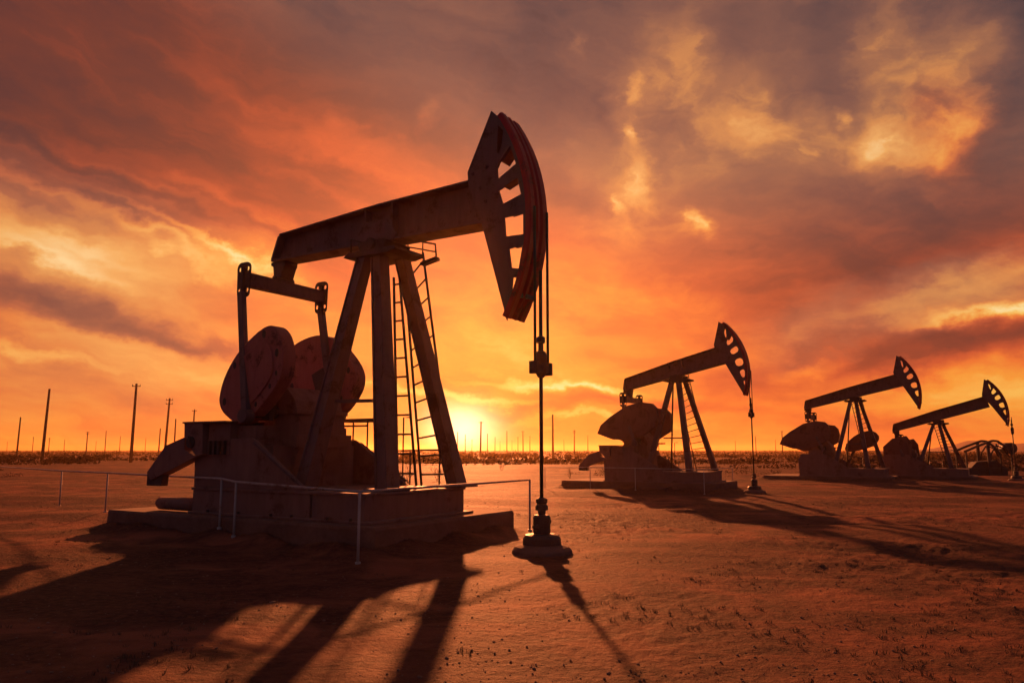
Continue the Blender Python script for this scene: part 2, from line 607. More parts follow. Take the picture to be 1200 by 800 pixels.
    if detail:
        m = MB()
        m.tube([(-.62, -.40, H - .2), (-.62, -.40, H + .13), (-.25, -.40, H - .02)], .022, 6)
        m.build('guard_rail', dk, pl)
        m = MB()
        m.tube([(.40, .35, H - .2), (.40, .35, H + .16), (.98, .6, H + .02), (1.02, .6, H - .34)], .022, 6)
        m.tube([(.72, .48, H - .2), (.72, .48, H + .08)], .016, 6)
        m.tube([(.40, .35, H - .02), (1.0, .6, H - .16)], .016, 6)
        m.beam((.62, .60, H - .40), (1.05, .60, H - .32), .07, da=.16)
        m.build('guard_rail', dk, pl)
    m = MB()
    m.prism([(-.34, H - .20), (-.42, H - .02), (-.34, H + .02), (.34, H + .02), (.42, H - .02), (.34, H - .20)], -.42, .42)
    m.tube([(0, -.5, H - .07), (0, .5, H - .07)], .13, 14)
    m.build('saddle_bearing', dk, root, bv)

    # ladder on the far side
    def ladder(a0, a1, b0, b1, y0, y1, n, r=.026):
        m = MB()
        A0, A1, B0, B1 = [Vector(v) for v in ((a0[0], y0, a0[1]), (a1[0], y1, a1[1]), (b0[0], y0, b0[1]), (b1[0], y1, b1[1]))]
        m.tube([A0, A1], r, 8); m.tube([B0, B1], r, 8)
        for k in range(n):
            t = (k + .6) / n
            m.tube([A0.lerp(A1, t), B0.lerp(B1, t)], r * .72, 6)
        return m.build('ladder', dk, root)
    zz = lambda z: z1 + (z - 1.08) * hs
    if detail:
        ladder((-.72, z1), (-.94, zz(6.1)), (-.16, z1), (-.76, zz(6.1)), 1.50, 1.46, 11, .032)
        ladder((-.10, z1), (-.62, zz(6.1)), (.80, z1), (-.08, zz(6.62)), 1.62, 1.5, 12, .03)
    else:
        ladder((.35, z1), (-.40, zz(6.1)), (1.25, z1), (.30, zz(6.6)), 1.62, .75, 15, .03)

    # side walkway behind the tower
    m = MB()
    m.box(-2.95, -1.72, 1.72, 2.2, zz(2.60), zz(2.60) + .08)
    for x in (-2.85, -2.5, -2.02):
        m.tube([(x, 1.85, base_z), (x, 1.85, zz(2.60))], .022, 6)
    m.tube([(-2.95, 1.80, zz(2.50)), (-2.0, 1.80, zz(2.50))], .022, 6)
    m.tube([(-1.55, 2.2, base_z), (-1.55, 2.2, zz(1.88)), (-.02, 2.2, zz(1.90)), (-.02, 2.2, zz(2.08))], .024, 6)
    for x in (-.92, -.02):
        m.tube([(x, 2.2, base_z), (x, 2.2, zz(1.86))], .022, 6)
    m.tube([(-1.15, 2.2, base_z), (-1.15, 2.2, zz(2.7)), (-.95, 2.2, zz(2.7))], .02, 6)
    m.build('walkway', dk, root)

    # walking beam -----------------------------------------------------------
    xf = Lf - 1.15                       # where the beam meets the head plates
    xr = -rear_arm
    th = R(tilt)
    sc_h = head_scale

    def up(x):                            # depth of the beam along its length
        return (.66 + .22 * min(1, max(0, (x - xr) / (-xr))) + .10 * min(1, max(0, x / xf))) * sc_h
    m = MB()
    xs = [xr, -.35, .0, .5, xf]
    top = [(x, H + .02 + up(x)) for x in xs]
    m.prism([(xr - .22, H + .06)] + [(x, z - .05) for x, z in top] + [(xf, H + .06)], -.03, .03)
    fl_w = .24
    for (xa, za), (xb, zb) in zip(top[:-1], top[1:]):
        pass
    m.prism([(xr - .02, top[0][1] - .05)] + [(x, z - .052) for x, z in top[1:]] + [(x, z) for x, z in top[::-1][:-1]] + [(xr - .02, top[0][1])], -fl_w, fl_w)
    m.prism([(xr - .24, H), (xf, H), (xf, H + .06), (xr - .22, H + .06)], -fl_w - .03, fl_w + .03)
    m.prism([(xr - .20, H + .06), (xr - .28, H + .06), (xr - .06, top[0][1] - .052), (xr + .02, top[0][1] - .052)], -fl_w, fl_w)
    for x in (-.42, .36):
        m.box(x, x + .06, -fl_w + .01, fl_w - .01, H + .062, H + up(x) - .036)
    m.prism([(-.5, H - .0), (-.6, H + .12), (-.36, H + .5), (.30, H + .5), (.6, H + .12), (.5, H - .0)], -fl_w - .05, -fl_w - .02)
    wb = m.rotated(th, piv).build('walking_beam', st, root, bv)

    # tail bearing, equalizer, pitmans ---------------------------------------
    m = MB()
    m.prism([(xr - .30, H - .003), (xr - .30, H - .08), (xr - .22, H - .12), (xr - .18, H - .42), (xr + .06, H - .42), (xr + .16, H - .16), (xr + .20, H - .10), (xr + .20, H - .003)], -.20, .20)
    m.tube([(xr - .06, -.28, H - .45), (xr - .06, .28, H - .45)], .10, 12)
    m.rotated(th, piv).build('tail_bearing', dk, root, bv)
    ex = -rear_arm * math.cos(th) + .70 * math.sin(th)
    ez = H - rear_arm * math.sin(th) - .66 * math.cos(th)
    m = MB()
    m.beam((ex, -1.22, ez), (ex, 1.22, ez), .30, .27, .22, .22, up=(1, 0, 0))
    m.beam((ex - .02, -1.22, ez + .155), (ex - .02, 1.22, ez + .14), .03, .03, .30, .30, up=(1, 0, 0))
    eq = m.build('equalizer_beam', st, root, bv)
    for y in (-1.22, 1.22):
        w2, h2 = .225, .41
        out = arc(ex + w2 - .14, ez + h2 - .14, .14, 0, 90, 5) + arc(ex - w2 + .14, ez + h2 - .14, .14, 90, 180, 5) + \
            arc(ex - w2 + .12, ez - h2 + .10, .10, 180, 270, 4) + arc(ex + w2 - .12, ez - h2 + .10, .10, 270, 360, 4)
        holes = [circle(ex + dx, ez + dz_, .058, 10)[::-1] for dx in (-.13, .13) for dz_ in (-.25, .25)]
        m = MB()
        m.plate(out, holes, y - .015, y + .015)
        m.prism([(ex - .035, ez - .34), (ex + .035, ez - .34), (ex + .035, ez + .34), (ex - .035, ez + .34)], y - .07, y - .016)
        m.prism([(ex - .035, ez - .34), (ex + .035, ez - .34), (ex + .035, ez + .34), (ex - .035, ez + .34)], y + .016, y + .07)
        m.build('equalizer_bearing', dk, eq)
    pin = (sx + .06, sz - .12)
    for y, yb in ((-1.27, -1.56), (1.22, 1.08)):
        m = MB()
        a = Vector((ex, y, ez - .30)); bq = Vector((pin[0], yb, pin[1]))
        m.beam(a, bq, .17, .17, .13, .13)
        m.tube([(bq.x, yb - .12, bq.z), (bq.x, yb + .12, bq.z)], .15, 12)
        m.build('pitman_arm', st, root, bv)

    # cranks with their counterweights ----------------------------------------
    for pts, ya, yb in ((near_cw, -1.46, -1.10), (far_cw, 1.22, 1.58)):
        if pts is None: continue
        cx = sum(q[0] for q in pts) / len(pts); cz = sum(q[1] for q in pts) / len(pts)
        m = MB()
        yc0, yc1 = (ya + .37, ya + .50) if ya < 0 else (yb - .52, yb - .37)
        m.beam((sx, (yc0 + yc1) / 2, sz - .2), (cx, (yc0 + yc1) / 2, cz + .2), .5 if detail else .34, .42 if detail else .3, yc1 - yc0, yc1 - yc0)
        ck = m.build('crank', dk, root, bv)
        m = MB()
        outl = chaikin(pts, 2) if detail else pts
        m.prism(outl, ya, yb)
        cast = lambda q_: [(cx + (x - cx) * q_, cz + (z - cz) * q_) for x, z in outl]
        m.prism(cast(.70), ya - .035, ya - .002)
        cw = m.build('counterweight', M[cwm], ck, .02)
        if detail:
            yf = ya
            for k, (x, z) in enumerate(pts):
                if k % 2 == 0 or random.random() < .4:
                    hx, hz_ = cx + (x - cx) * .80, cz + (z - cz) * .80
                    r = random.uniform(.035, .07)
                    m = MB()
                    m.prism([(hx + r * math.cos(t) * .8, hz_ + r * 1.35 * math.sin(t)) for t in np.linspace(0, 2 * math.pi, 10)[:-1]], yf - .012, yf + .02)
                    m.build('bolt', dk, cw)
    if extra_weight:
        m = MB()
        m.prism(chaikin([(-1.35, 2.2), (-1.1, 2.85), (-.4, 3.45), (.35, 3.75), (.95, 3.7), (1.3, 3.2), (.9, 2.6), (.1, 2.3), (-.8, 2.1)]), 2.2, 2.5)
        cw = m.build('counterweight', M[cwm], root, .03)
        m = MB()
        m.beam((-.55, 2.35, 2.35), (-1.25, 2.35, z1), .18)
        m.build('strut', dk, cw)

    # horsehead ------------------------------------------------------------------
    def hp(loop):                         # head outline: stretched to this pump's front arm
        return [((x - ARC_R) * sc_h + Lf - .02, z * sc_h + (1 - sc_h) * .5 + H) for x, z in loop]
    a_top, a_bot = 33.5, -29.5
    outline = [(3.06, 2.32), (2.48, 1.12), (2.50, .86), (2.86, -.10), (3.44, -2.06)] + arc(0, 0, ARC_R - .10, a_bot, a_top, 40)
    m = MB()
    def grown(wn):
        cx_ = sum(q_[0] for q_ in wn) / 4; cz_ = sum(q_[1] for q_ in wn) / 4
        return [(cx_ + (x_ - cx_) * 1.12, cz_ + (z_ - cz_) * 1.18) for x_, z_ in wn]
    holes = [hp(grown(w) if detail else chaikin(grown(w)))[::-1] for w in WIN] + [hp(circle(3.53, -1.66, .035, 10))]
    m.plate(hp(outline), holes, -.31, -.27)
    band = arc(0, 0, ARC_R - .10, a_bot, a_top, 40) + arc(0, 0, ARC_R - .22, a_top, a_bot, 40)
    m.prism(hp(band), .27, .31)
    m.prism(hp([(3.10, 2.30), (2.48, 1.12), (2.40, .80), (2.45, .15), (2.58, .15), (2.70, 1.05), (3.24, 2.10)]), .27, .31)
    bars = [((3.30, 1.58), (3.50, 1.62)), ((3.26, 1.22), (3.52, 1.50)), ((3.28, .73), (3.66, .88)), ((3.40, .15), (3.78, .20)),
            ((3.47, -.51), (3.80, -.50)), ((3.56, -1.12), (3.72, -1.13)), ((3.60, -1.55), (3.66, -1.55))]
    for a, c_ in bars:
        (x0, zz0), (x1, zz1) = hp([a])[0], hp([c_])[0]
        m.beam((x0, -.12, zz0), (x1, -.12, zz1), .09 * sc_h, .09 * sc_h, .30, .30)
        m.beam((x1 - .06 * sc_h, .13, zz1), (x1 + .06 * sc_h, .13, zz1), .07, .07, .28, .28)
    # closing plate along the back and the edge of the plate
    back = hp([(3.06, 2.30), (2.50, 1.12)])
    m.beam((back[0][0] + .06, 0, back[0][1] - .06), (back[1][0] + .08, 0, back[1][1]), .04, .04, .535, .535)
    if detail:
        for x, z in ((2.60, 1.06), (2.78, .72), (2.92, .42), (2.95, 1.15), (3.02, .2)):
            bx_, bz_ = hp([(x, z)])[0]
            m.prism(circle(bx_, bz_, .05, 8), -.335, -.311)
            m.prism(circle(bx_, bz_, .028, 6), -.36, -.335)
    hd = m.rotated(th, piv).build('horsehead', st, root, 0)
    # the red curved wireline track
    prof = [(-.34, .0), (-.34, .09), (-.30, .115), (-.16, .115), (-.13, .055), (-.07, .055), (-.04, .115), (.04, .115), (.07, .055), (.13, .055), (.16, .115), (.34, .115), (.34, .0)]
    m = MB()
    n = 44
    v = []
    for i in range(n + 1):
        a = R(a_bot - .8 + (a_top - a_bot + 1.2) * i / n)
        for y, dr in prof:
            rr = ARC_R - .098 + dr
            x, z = hp([(rr * math.cos(a), rr * math.sin(a))])[0]
            v.append((x, y, z))
    k = len(prof)
    f = [(i * k + j, i * k + (j + 1) % k, (i + 1) * k + (j + 1) % k, (i + 1) * k + j) for i in range(n) for j in range(k)]
    f += [tuple(range(k - 1, -1, -1)), tuple(n * k + j for j in range(k))]
    m.add(v, f)
    m.rotated(th, piv).build('wireline_track', M['red'], hd)

    # hanging gear -----------------------------------------------------------------
    if bridle:
        zc = 3.47 * (H / 6.45) ** .5 + (.7 if tilt else 0)
        for y in (-.25, .25):
            m = MB()
            m.tube([(Lf + .035, y, H + .15), (Lf + .035, y, zc)], .028 if detail else .022, 8)
            m.build('bridle_cable', M['cable'], root)
        m = MB()
        m.box(Lf - .06, Lf + .10, -.28, .28, zc - .10, zc + .04)
        m.box(Lf - .07, Lf + .11, -.31, -.20, zc - .14, zc + .10)
        m.box(Lf - .07, Lf + .11, .20, .31, zc - .14, zc + .10)
        m.lathe([(.06, zc - .20), (.10, zc - .12), (.115, zc + .22), (.09, zc + .30), (.05, zc + .32), (.05, zc + .46), (.085, zc + .47), (.085, zc + .58), (.05, zc + .60)], (Lf + .02, 0, 0), 14)
        m.build('carrier_bar', dk, root, bv)
        m = MB()
        m.tube([(Lf + .02, 0, zc + (1.9 if detail else .9)), (Lf + .02, 0, .82)], .036, 10)
        m.build('polished_rod', M['cable'], root)
    return root


NEAR = [(x + 4, z) for x, z in [(-6.02, 4.64), (-5.68, 4.49), (-5.48, 4.09), (-5.47, 3.54), (-5.7, 3.2), (-6.22, 2.73), (-6.73, 2.44), (-6.98, 2.50), (-7.52, 2.84), (-7.46, 3.35), (-7.16, 3.84), (-6.76, 4.22)]]
FAR = [(x + 4, z) for x, z in [(-8.3, 4.54), (-7.62, 4.80), (-6.98, 4.82), (-6.48, 4.52), (-5.9, 3.90), (-5.86, 3.46), (-6.15, 3.05), (-6.5, 2.75), (-7.3, 2.45), (-8.09, 2.49), (-8.35, 3.5)]]
HULL = [(x + 4, z) for x, z in [(-8.51, 3.2), (-8.28, 3.69), (-7.73, 4.13), (-6.7, 4.74), (-5.81, 4.95), (-5.14, 4.85), (-4.9, 4.6), (-4.8, 4.11), (-4.95, 3.54), (-5.7, 3.08), (-6.48, 2.84), (-7.54, 2.86)]]
HULL_FAR = [(x - .15, z - .2) for x, z in HULL]
HULL3 = [(x - .9, z - .5) for x, z in HULL]
HULL3_FAR = [(x + .25, z - .2) for x, z in HULL3]
STUB = [(-3.9, 1.1), (-3.9, 2.5), (-3.2, 3.15), (-2.2, 3.35), (-1.9, 2.9), (-1.8, 1.1)]

make_pump(PUMPS[0], 'largest pumpjack, in front, its red curved horsehead high above the railed concrete pad', near_cw=NEAR, far_cw=FAR)
make_pump(PUMPS[1], 'second largest pumpjack with a long hull shaped counterweight, standing right of the front well rod',
          tilt=12, near_cw=HULL, far_cw=HULL_FAR, shaft=(-2.2, 2.75), detail=False, cwm='weight_plain')
make_pump(PUMPS[2], 'dark pumpjack third in the row, a second rounded weight behind its tower legs', H=6.2, tilt=12.5, near_cw=HULL3,
          far_cw=HULL3_FAR, shaft=(-2.3, 2.4), rear_arm=3.5, head_scale=.96, detail=False, cwm='weight_plain', base_z=.35, extra_weight=True, bridle=False, box=False)
make_pump(PUMPS[3], 'low pumpjack with short tower and blocky upright counterweight, at the right end of the row', H=4.55, tilt=15, near_cw=STUB,
          far_cw=[(x + .3, z - .2) for x, z in STUB], shaft=(-2.6, 2.0), rear_arm=3.1, head_scale=.88, detail=False, cwm='weight_plain', base_z=.3, box=False)

# low peaked steel framework far off to the right
def make_frame():
    d = 60.0
    k = d / 900
    ax = R(azel(1152, 527)[0])
    cx, cy = d * math.tan(ax), d
    o = empty('steel_framework', (cx, cy, 0), 0)
    tag(o, 'low dark peaked steel framework with curved braces, seen small under the rightmost horsehead', 'framework')
    P = lambda px, py: ((px - 1152) * k, CAM_H + (527 - py) * k)
    for y in (-.7, .7):
        m = MB()
        pts = [P(1124, 529), P(1140, 522.5), P(1157, 516.5), P(1163, 517), P(1171, 523), P(1179, 533)]
        for (x0, zz0), (x1, zz1) in zip(pts[:-1], pts[1:]):
            m.beam((x0, y, zz0), (x1, y, zz1), .16, da=.12)
        m.build('rafter', M['dark'], o)
        for px, t_, w_ in ((1126, 528, .10), (1152, 518, .22), (1178, 532, .10)):
            m = MB()
            m.beam((P(px, 0)[0], y * .94, -.2), (P(px, 0)[0], y * .94, P(px, t_)[1]), w_, da=.10)
            m.build('post', M['dark'], o)
        m = MB()
        m.tube([(*P(1153, 541)[:1], y * .9, P(1153, 541)[1]), (P(1156, 530)[0], y * .9, P(1156, 530)[1]), (P(1162, 522)[0], y * .9, P(1162, 522)[1]), (P(1170, 525)[0], y * .9, P(1170, 525)[1]), (P(1176, 535)[0], y * .9, P(1176, 535)[1])], .06, 6)
        m.build('curved_brace', M['dark'], o)
        m = MB()
        m.tube([(P(1162, 520)[0], y * .86, P(1162, 520)[1]), (P(1166, 535)[0], y * .86, P(1166, 535)[1]), (P(1166, 552)[0], y * .86, P(1166, 552)[1])], .05, 6)
        m.build('tie_rod', M['dark'], o)
    m = MB()
    x_, z_ = P(1181, 525)
    m.tube([(x_, -.5, z_), (x_, .5, z_)], .42, 14)
    m.tube([(x_, -.58, z_), (x_, .58, z_)], .16, 10)
    m.build('drum', M['dark'], o)
    m = MB()
    m.box(P(1130, 0)[0], P(1174, 0)[0], -.5, .5, -.1, .55)
    m.prism([(P(1133, 0)[0], .552), (P(1140, 0)[0], 1.0), (P(1163, 0)[0], 1.1), (P(1172, 0)[0], .552)], -.42, .42)
    m.build('machine_base', M['dark'], o, .02)


make_frame()

# ------------------------------------------------------------------ pads, wellheads, railings
PADL = ['broad concrete pad carrying the largest pumpjack, dirt banked against it',
        'concrete pad under the second largest pumpjack, right of the front well rod',
        'low dusty pad under the third pumpjack of the row',
        'low dusty pad under the rightmost pumpjack with the short tower']
for i, p in enumerate(PUMPS):
    top = (.53, .53, .35, .3, .3)[i] - .024
    m = MB()
    nx, ny = 40, 22
    PAD = PAD_MAIN if i == 0 else (PAD_MAIN[0], 2.35, *PAD_MAIN[2:])
    xs = np.linspace(PAD[0], PAD[1], nx); ys = np.linspace(PAD[2], PAD[3], ny)

    def edge(x, y, z):
        k = .035 * perlin(np.array([x * 1.7 + i * 9]), np.array([y * 1.7 + z * 3]))[0]
        return k
    ring = [(x, PAD[2]) for x in xs[:-1]] + [(PAD[1], y) for y in ys[:-1]] + [(x, PAD[3]) for x in xs[::-1][:-1]] + [(PAD[0], y) for y in ys[::-1][:-1]]
    n = len(ring)
    v = []
    levels = [(-.35, 1.0), (top * .5, 1.0), (top - .05, 1.0), (top, .992)]
    for z, q in levels:
        for x, y in ring:
            e = edge(x, y, z)
            xc, yc = (PAD[0] + PAD[1]) / 2, (PAD[2] + PAD[3]) / 2
            v.append((xc + (x - xc) * (q + e * .25), yc + (y - yc) * (q + e * .5), z + (e * .25 if 0 < z < top else 0)))
    f = [(l * n + k, l * n + (k + 1) % n, (l + 1) * n + (k + 1) % n, (l + 1) * n + k) for l in range(3) for k in range(n)]
    f.append(tuple(3 * n + k for k in range(n)))
    m.add(v, f)
    o = m.build('concrete_pad', M['concrete'])
    o.location = (p['tower'][0], p['tower'][1], 0); o.rotation_euler = (0, 0, -YAW); o.scale = (p['s'],) * 3
    tag(o, PADL[i], 'concrete pad', 'concrete pads under the pumpjacks')

WL = {0: 'front wellhead, a dark stub on a round concrete collar below the thick rod',
      1: 'smaller wellhead on a low cone of dirt under the second pumpjack head',
      3: 'tiny wellhead at the right edge under the low pumpjack head'}
for i, lab in WL.items():
    p = PUMPS[i]
    w = empty('wellhead', (*p['rod'], 0), -YAW, p['s'])
    tag(w, lab, 'wellhead', 'wellheads below the horseheads')
    m = MB()
    m.lathe([(.60, -.15), (.56, .07), (.50, .13), (.40, .16), (.30, .17)], (.02, 0, 0), 40, .02)
    m.build('concrete_collar', M['concrete'], w)
    m = MB()
    m.lathe([(.36, .17), (.35, .28), (.31, .34), (.24, .36)], (.02, 0, 0), 30)
    m.build('base_flange', M['dark'], w)
    m = MB()
    m.lathe([(.15, .36), (.165, .38), (.165, .66), (.14, .70), (.09, .705)], (.02, 0, 0), 18)
    m.tube([(.02, .14, .56), (.02, .30, .56)], .05, 8)
    m.tube([(.02, -.30, .50), (.02, .0, .50)], .04, 8)
    m.build('casing_head', M['dark'], w, .008)
    m = MB()
    m.lathe([(.07, .705), (.075, .78), (.12, .79), (.12, .86), (.085, .90), (.11, .93), (.11, .99), (.05, 1.02)], (.02, 0, 0), 16)
    m.build('stuffing_box', M['dark'], w)


def make_railing(base, label, corners, posts, hgt=1.19, r=.024):
    o = empty('railing', base)
    tag(o, label, 'railing', 'pipe railings round the pump pads')
    bx, by, _ = base
    m = MB()
    m.tube([(x - bx, y - by, hgt + hz(x, y) * .4) for x, y in corners], r, 8)
    m.build('rail', M['galv'], o)
    for x, y in posts:
        m = MB()
        m.tube([(x - bx, y - by, hz(x, y) - .25), (x - bx, y - by, hgt + hz(x, y) * .4)], r, 8)
        m.tube([(x - bx, y - by, hz(x, y) - .05), (x - bx, y - by, hz(x, y) + .03)], r * 2, 8)
        m.build('post', M['galv'], o)
    return o


rail_pts = [(.41, 18.06), (-2.57, 13.19), (-5.65, 15.98), (-6.09, 16.36), (-11.89, 22.92), (-15.6, 27.0), (-22, 33.5)]
make_railing((-2.57, 13.19, 0), 'thin pale pipe railing running round the front of the largest pumpjack pad', rail_pts, rail_pts[:6])
q = PUMPS[1]
lp = lambda X, Y: tuple(q['tower'] + (EX * X + EY * Y) * q['s'])
rp = [lp(2.2, 2.4), lp(2.2, -2.9), lp(-1.6, -2.9), lp(-4.3, -2.9), lp(-7.2, -2.9)]
make_railing((rp[1][0], rp[1][1], 0), 'faint thin railing in front of the second largest pumpjack', rp, rp, 1.05, .018)

# ------------------------------------------------------------------ poles on the plain
def make_pole(px, top, hgt, lean, label, arms=True, group='utility poles along the horizon'):
    d = (hgt - CAM_H) * 900 / (527 - top)
    az, _ = azel(px, 527)
    x, y = d * math.tan(R(az)), d
    z = hz(x, y)
    o = empty('utility_pole', (x, y, z), random.uniform(-.6, .6))
    tag(o, label, 'utility pole', group)
    lx = math.tan(R(lean)) * hgt
    m = MB()
    m.tube([(0, 0, -.4), (lx * .33, 0, hgt * .33), (lx * .66, 0, hgt * .66), (lx, 0, hgt - z)], .26, 8, .17)
    m.build('pole', M['wood'], o)
    if arms:
        for k, zz_ in enumerate((.965, .90)[:random.choice((1, 2))]):
            m = MB()
            cx = lx * zz_
            m.beam((cx - .62, 0, hgt * zz_), (cx + .62, 0, hgt * zz_), .11)
            ca = m.build('crossarm', M['wood'], o)
            for dx in (-.55, .55):
                m = MB()
                m.lathe([(.045, 0), (.06, .08), (.04, .14), (.05, .22), (.02, .26)], (cx + dx, 0, hgt * zz_ + .06), 8)
                m.build('insulator', M['dark'], ca)
    return o


make_pole(50, 456, 12, 1.2, 'tall bare dark pole leaning right near the left edge, second from the left edge', False)
make_pole(154, 450, 12, .4, 'tallest pole left of the largest pumpjack, with a crossarm near its top')
make_pole(193, 467, 12, 1.6, 'tall leaning pole standing directly left of the engine box')
make_pole(225, 480, 12, .2, 'pole top with a small crossarm showing just above the engine box')
make_pole(20, 489, 11, 1.0, 'short leaning pole, leftmost of all beside the left edge', False)
for px, top, lab in [(38, 512, 'tiny pole stub just left of the tall leaning pole near the left edge'),
                     (57, 513, 'tiny pole stub just right of the tall leaning pole near the left edge'),
                     (101, 506, 'short distant pole midway between the two tall poles at left'),
                     (123, 505, 'short distant pole just left of the tallest pole with a crossarm'),
                     (186, 502, 'faint short pole tucked against the leaning pole by the engine box'),
                     (204, 491, 'medium pole between the leaning pole and the engine box'),
                     (272, 490, 'pole tip showing between the engine box and the near counterweight'),
                     (536, 506, 'short pole in the glare just right of the right tower leg'),
                     (553, 515, 'tiny pole in the brightest glow beside the sun'),
                     (563, 494, 'tallest pole just right of the sun glare'),
                     (571, 508, 'pole standing directly right of the tallest pole by the sun'),
                     (594, 505, 'dark pole midway between the sun glare and the front well rod'),
                     (600, 516, 'tiny pole at the right foot of the midway pole before the front well rod'),
                     (613, 505, 'thin pole third to the left of the front well rod'),
                     (621, 511, 'short pole immediately left of the front well rod'),
                     (648, 486, 'tall thin pole immediately right of the front well rod'),
                     (673, 504, 'short pole above the belt guard of the second pumpjack'),
                     (886, 511, 'thin pole beside the well rod of the second pumpjack'),
                     (8, 517, 'tiny pole stub at the very left edge of the horizon'),
                     (75, 515, 'faint tiny pole between the stubs and the midway pole at left'),
                     (112, 517, 'faint tiny stub left of the short pole beside the tallest left pole'),
                     (140, 511, 'thin short pole directly left of the tallest pole with a crossarm'),
                     (170, 513, 'tiny pole midway between the tallest left pole and the leaning pole by the engine box'),
                     (528, 513, 'tiny pole almost touching the right tower leg at the glare'),
                     (545, 509, 'short pole standing in the middle of the sun glare'),
                     (580, 512, 'short pole right of the close pair beside the sun'),
                     (586, 517, 'faint stub between the close pair by the sun and the midway pole'),
                     (607, 512, 'short pole just right of the midway pole before the front well rod'),
                     (661, 515, 'faint stub between the front well rod and the second pumpjack'),
                     (689, 510, 'short pole just left of the second pumpjack engine box top'),
                     (862, 516, 'faint stub left of the second pumpjack well rod'),
                     (909, 515, 'tiny pole right of the second pumpjack well rod'),
                     (917, 505, 'short pole just left of the third pumpjack counterweight')]:
    make_pole(px, top, random.uniform(9, 11.5), random.uniform(-.6, .9), lab, random.random() < .6)


# ------------------------------------------------------------------ scrub, twigs, stones
def make_scrub():
    V, F = [], []
    n = 8200
    for k in range(n):
        az = R(random.uniform(-52, 50))
        d = (52 if k % 9 == 0 else 84) * 11 ** random.random()
        x, y = d * math.sin(az), d * math.cos(az)
        if perlin(np.array([x * .016]), np.array([y * .03]))[0] < (.02 if d < 180 else -.18) and d < 500: continue
        hgt = random.uniform(.25, 1.0) * random.uniform(.7, 1.25) * (1 + d / 900) * (.55 if d < 84 else 1)
        wid = hgt * random.uniform(1.2, 2.8)
        z = hz(x, y)
        for q in range(70 if d < 84 else 22 if d < 250 else 12):
            a, r = random.uniform(0, 6.283), wid * math.sqrt(random.random())
            cx, cy = x + r * math.cos(a), y + r * math.sin(a)
            cz = z + hgt * (1 - (r / wid) ** 2 * .7) * random.uniform(.05, 1)
            sz_ = hgt * random.uniform(.18, .42) * (.35 if d < 84 else 1)
            u = Vector((random.gauss(0, 1), random.gauss(0, 1), random.gauss(0, .8))).normalized()
            w = u.orthogonal().normalized()
            i = len(V)
            c0 = Vector((cx, cy, cz))
            V += [c0 + u * sz_, c0 + w * sz_ * .6, c0 - u * sz_, c0 - w * sz_ * .6]
            F.append((i, i + 1, i + 2, i + 3))
    me = bpy.data.meshes.new('scrub')
    me.from_pydata(V, [], F)
    o = link('scrub', me, M['scrub'])
    tag(o, 'dark band of low desert scrub covering the plain below the horizon', 'scrub', kind='stuff')


make_scrub()


def make_shrub(x, y, hgt, label):
    m = MB()

    def grow(p, d, ln, r, lv):
        q = p + d * ln * .5 + Vector((random.gauss(0, .05), random.gauss(0, .05), 0)) * ln
        e = p + d * ln
        m.tube([p, q, e], r, 4, r * .55, False)
        if lv == 0: return
        for k in range(random.choice((2, 3, 3))):
            nd = (d + Vector((random.gauss(0, .5), random.gauss(0, .5), random.gauss(.15, .3)))).normalized()
            grow(p.lerp(e, random.uniform(.5, 1)), nd, ln * random.uniform(.5, .75), r * .6, lv - 1)
    for k in range(6):
        a = random.uniform(0, 6.283)
        d = Vector((math.cos(a) * .5, math.sin(a) * .5, 1)).normalized()
        grow(Vector((0, 0, -.05)), d, hgt * random.uniform(.35, .55), hgt * .008 + .003, 3)
    o = m.build('dry_shrub', M['twig'])
    o.location = (x, y, hz(x, y))
    tag(o, label, 'shrub', 'leafless dry shrubs')


def ground_at(px, py):
    d = direction(px, py)
    t = CAM_H / -d[2]
    return d[0] * t, d[1] * t


for px, py, hgt, lab in [(478, 566, 1.5, 'dry leafless shrub seen through the ladder between the tower legs'),
                         (512, 562, 1.2, 'smaller dry shrub just left of the right tower leg foot'),
                         (422, 563, 1.6, 'dry shrub seen between the counterweight and the middle tower leg'),
                         (446, 561, 1.3, 'low dry shrub tucked behind the middle tower leg'),
                         (668, 560, .9, 'dry shrub below the belt guard of the second pumpjack'),
                         (588, 551, 1.1, 'wispy dry shrub out on the plain left of the front well rod')]:
    x, y = ground_at(px, py)
    make_shrub(x, y, hgt, lab)


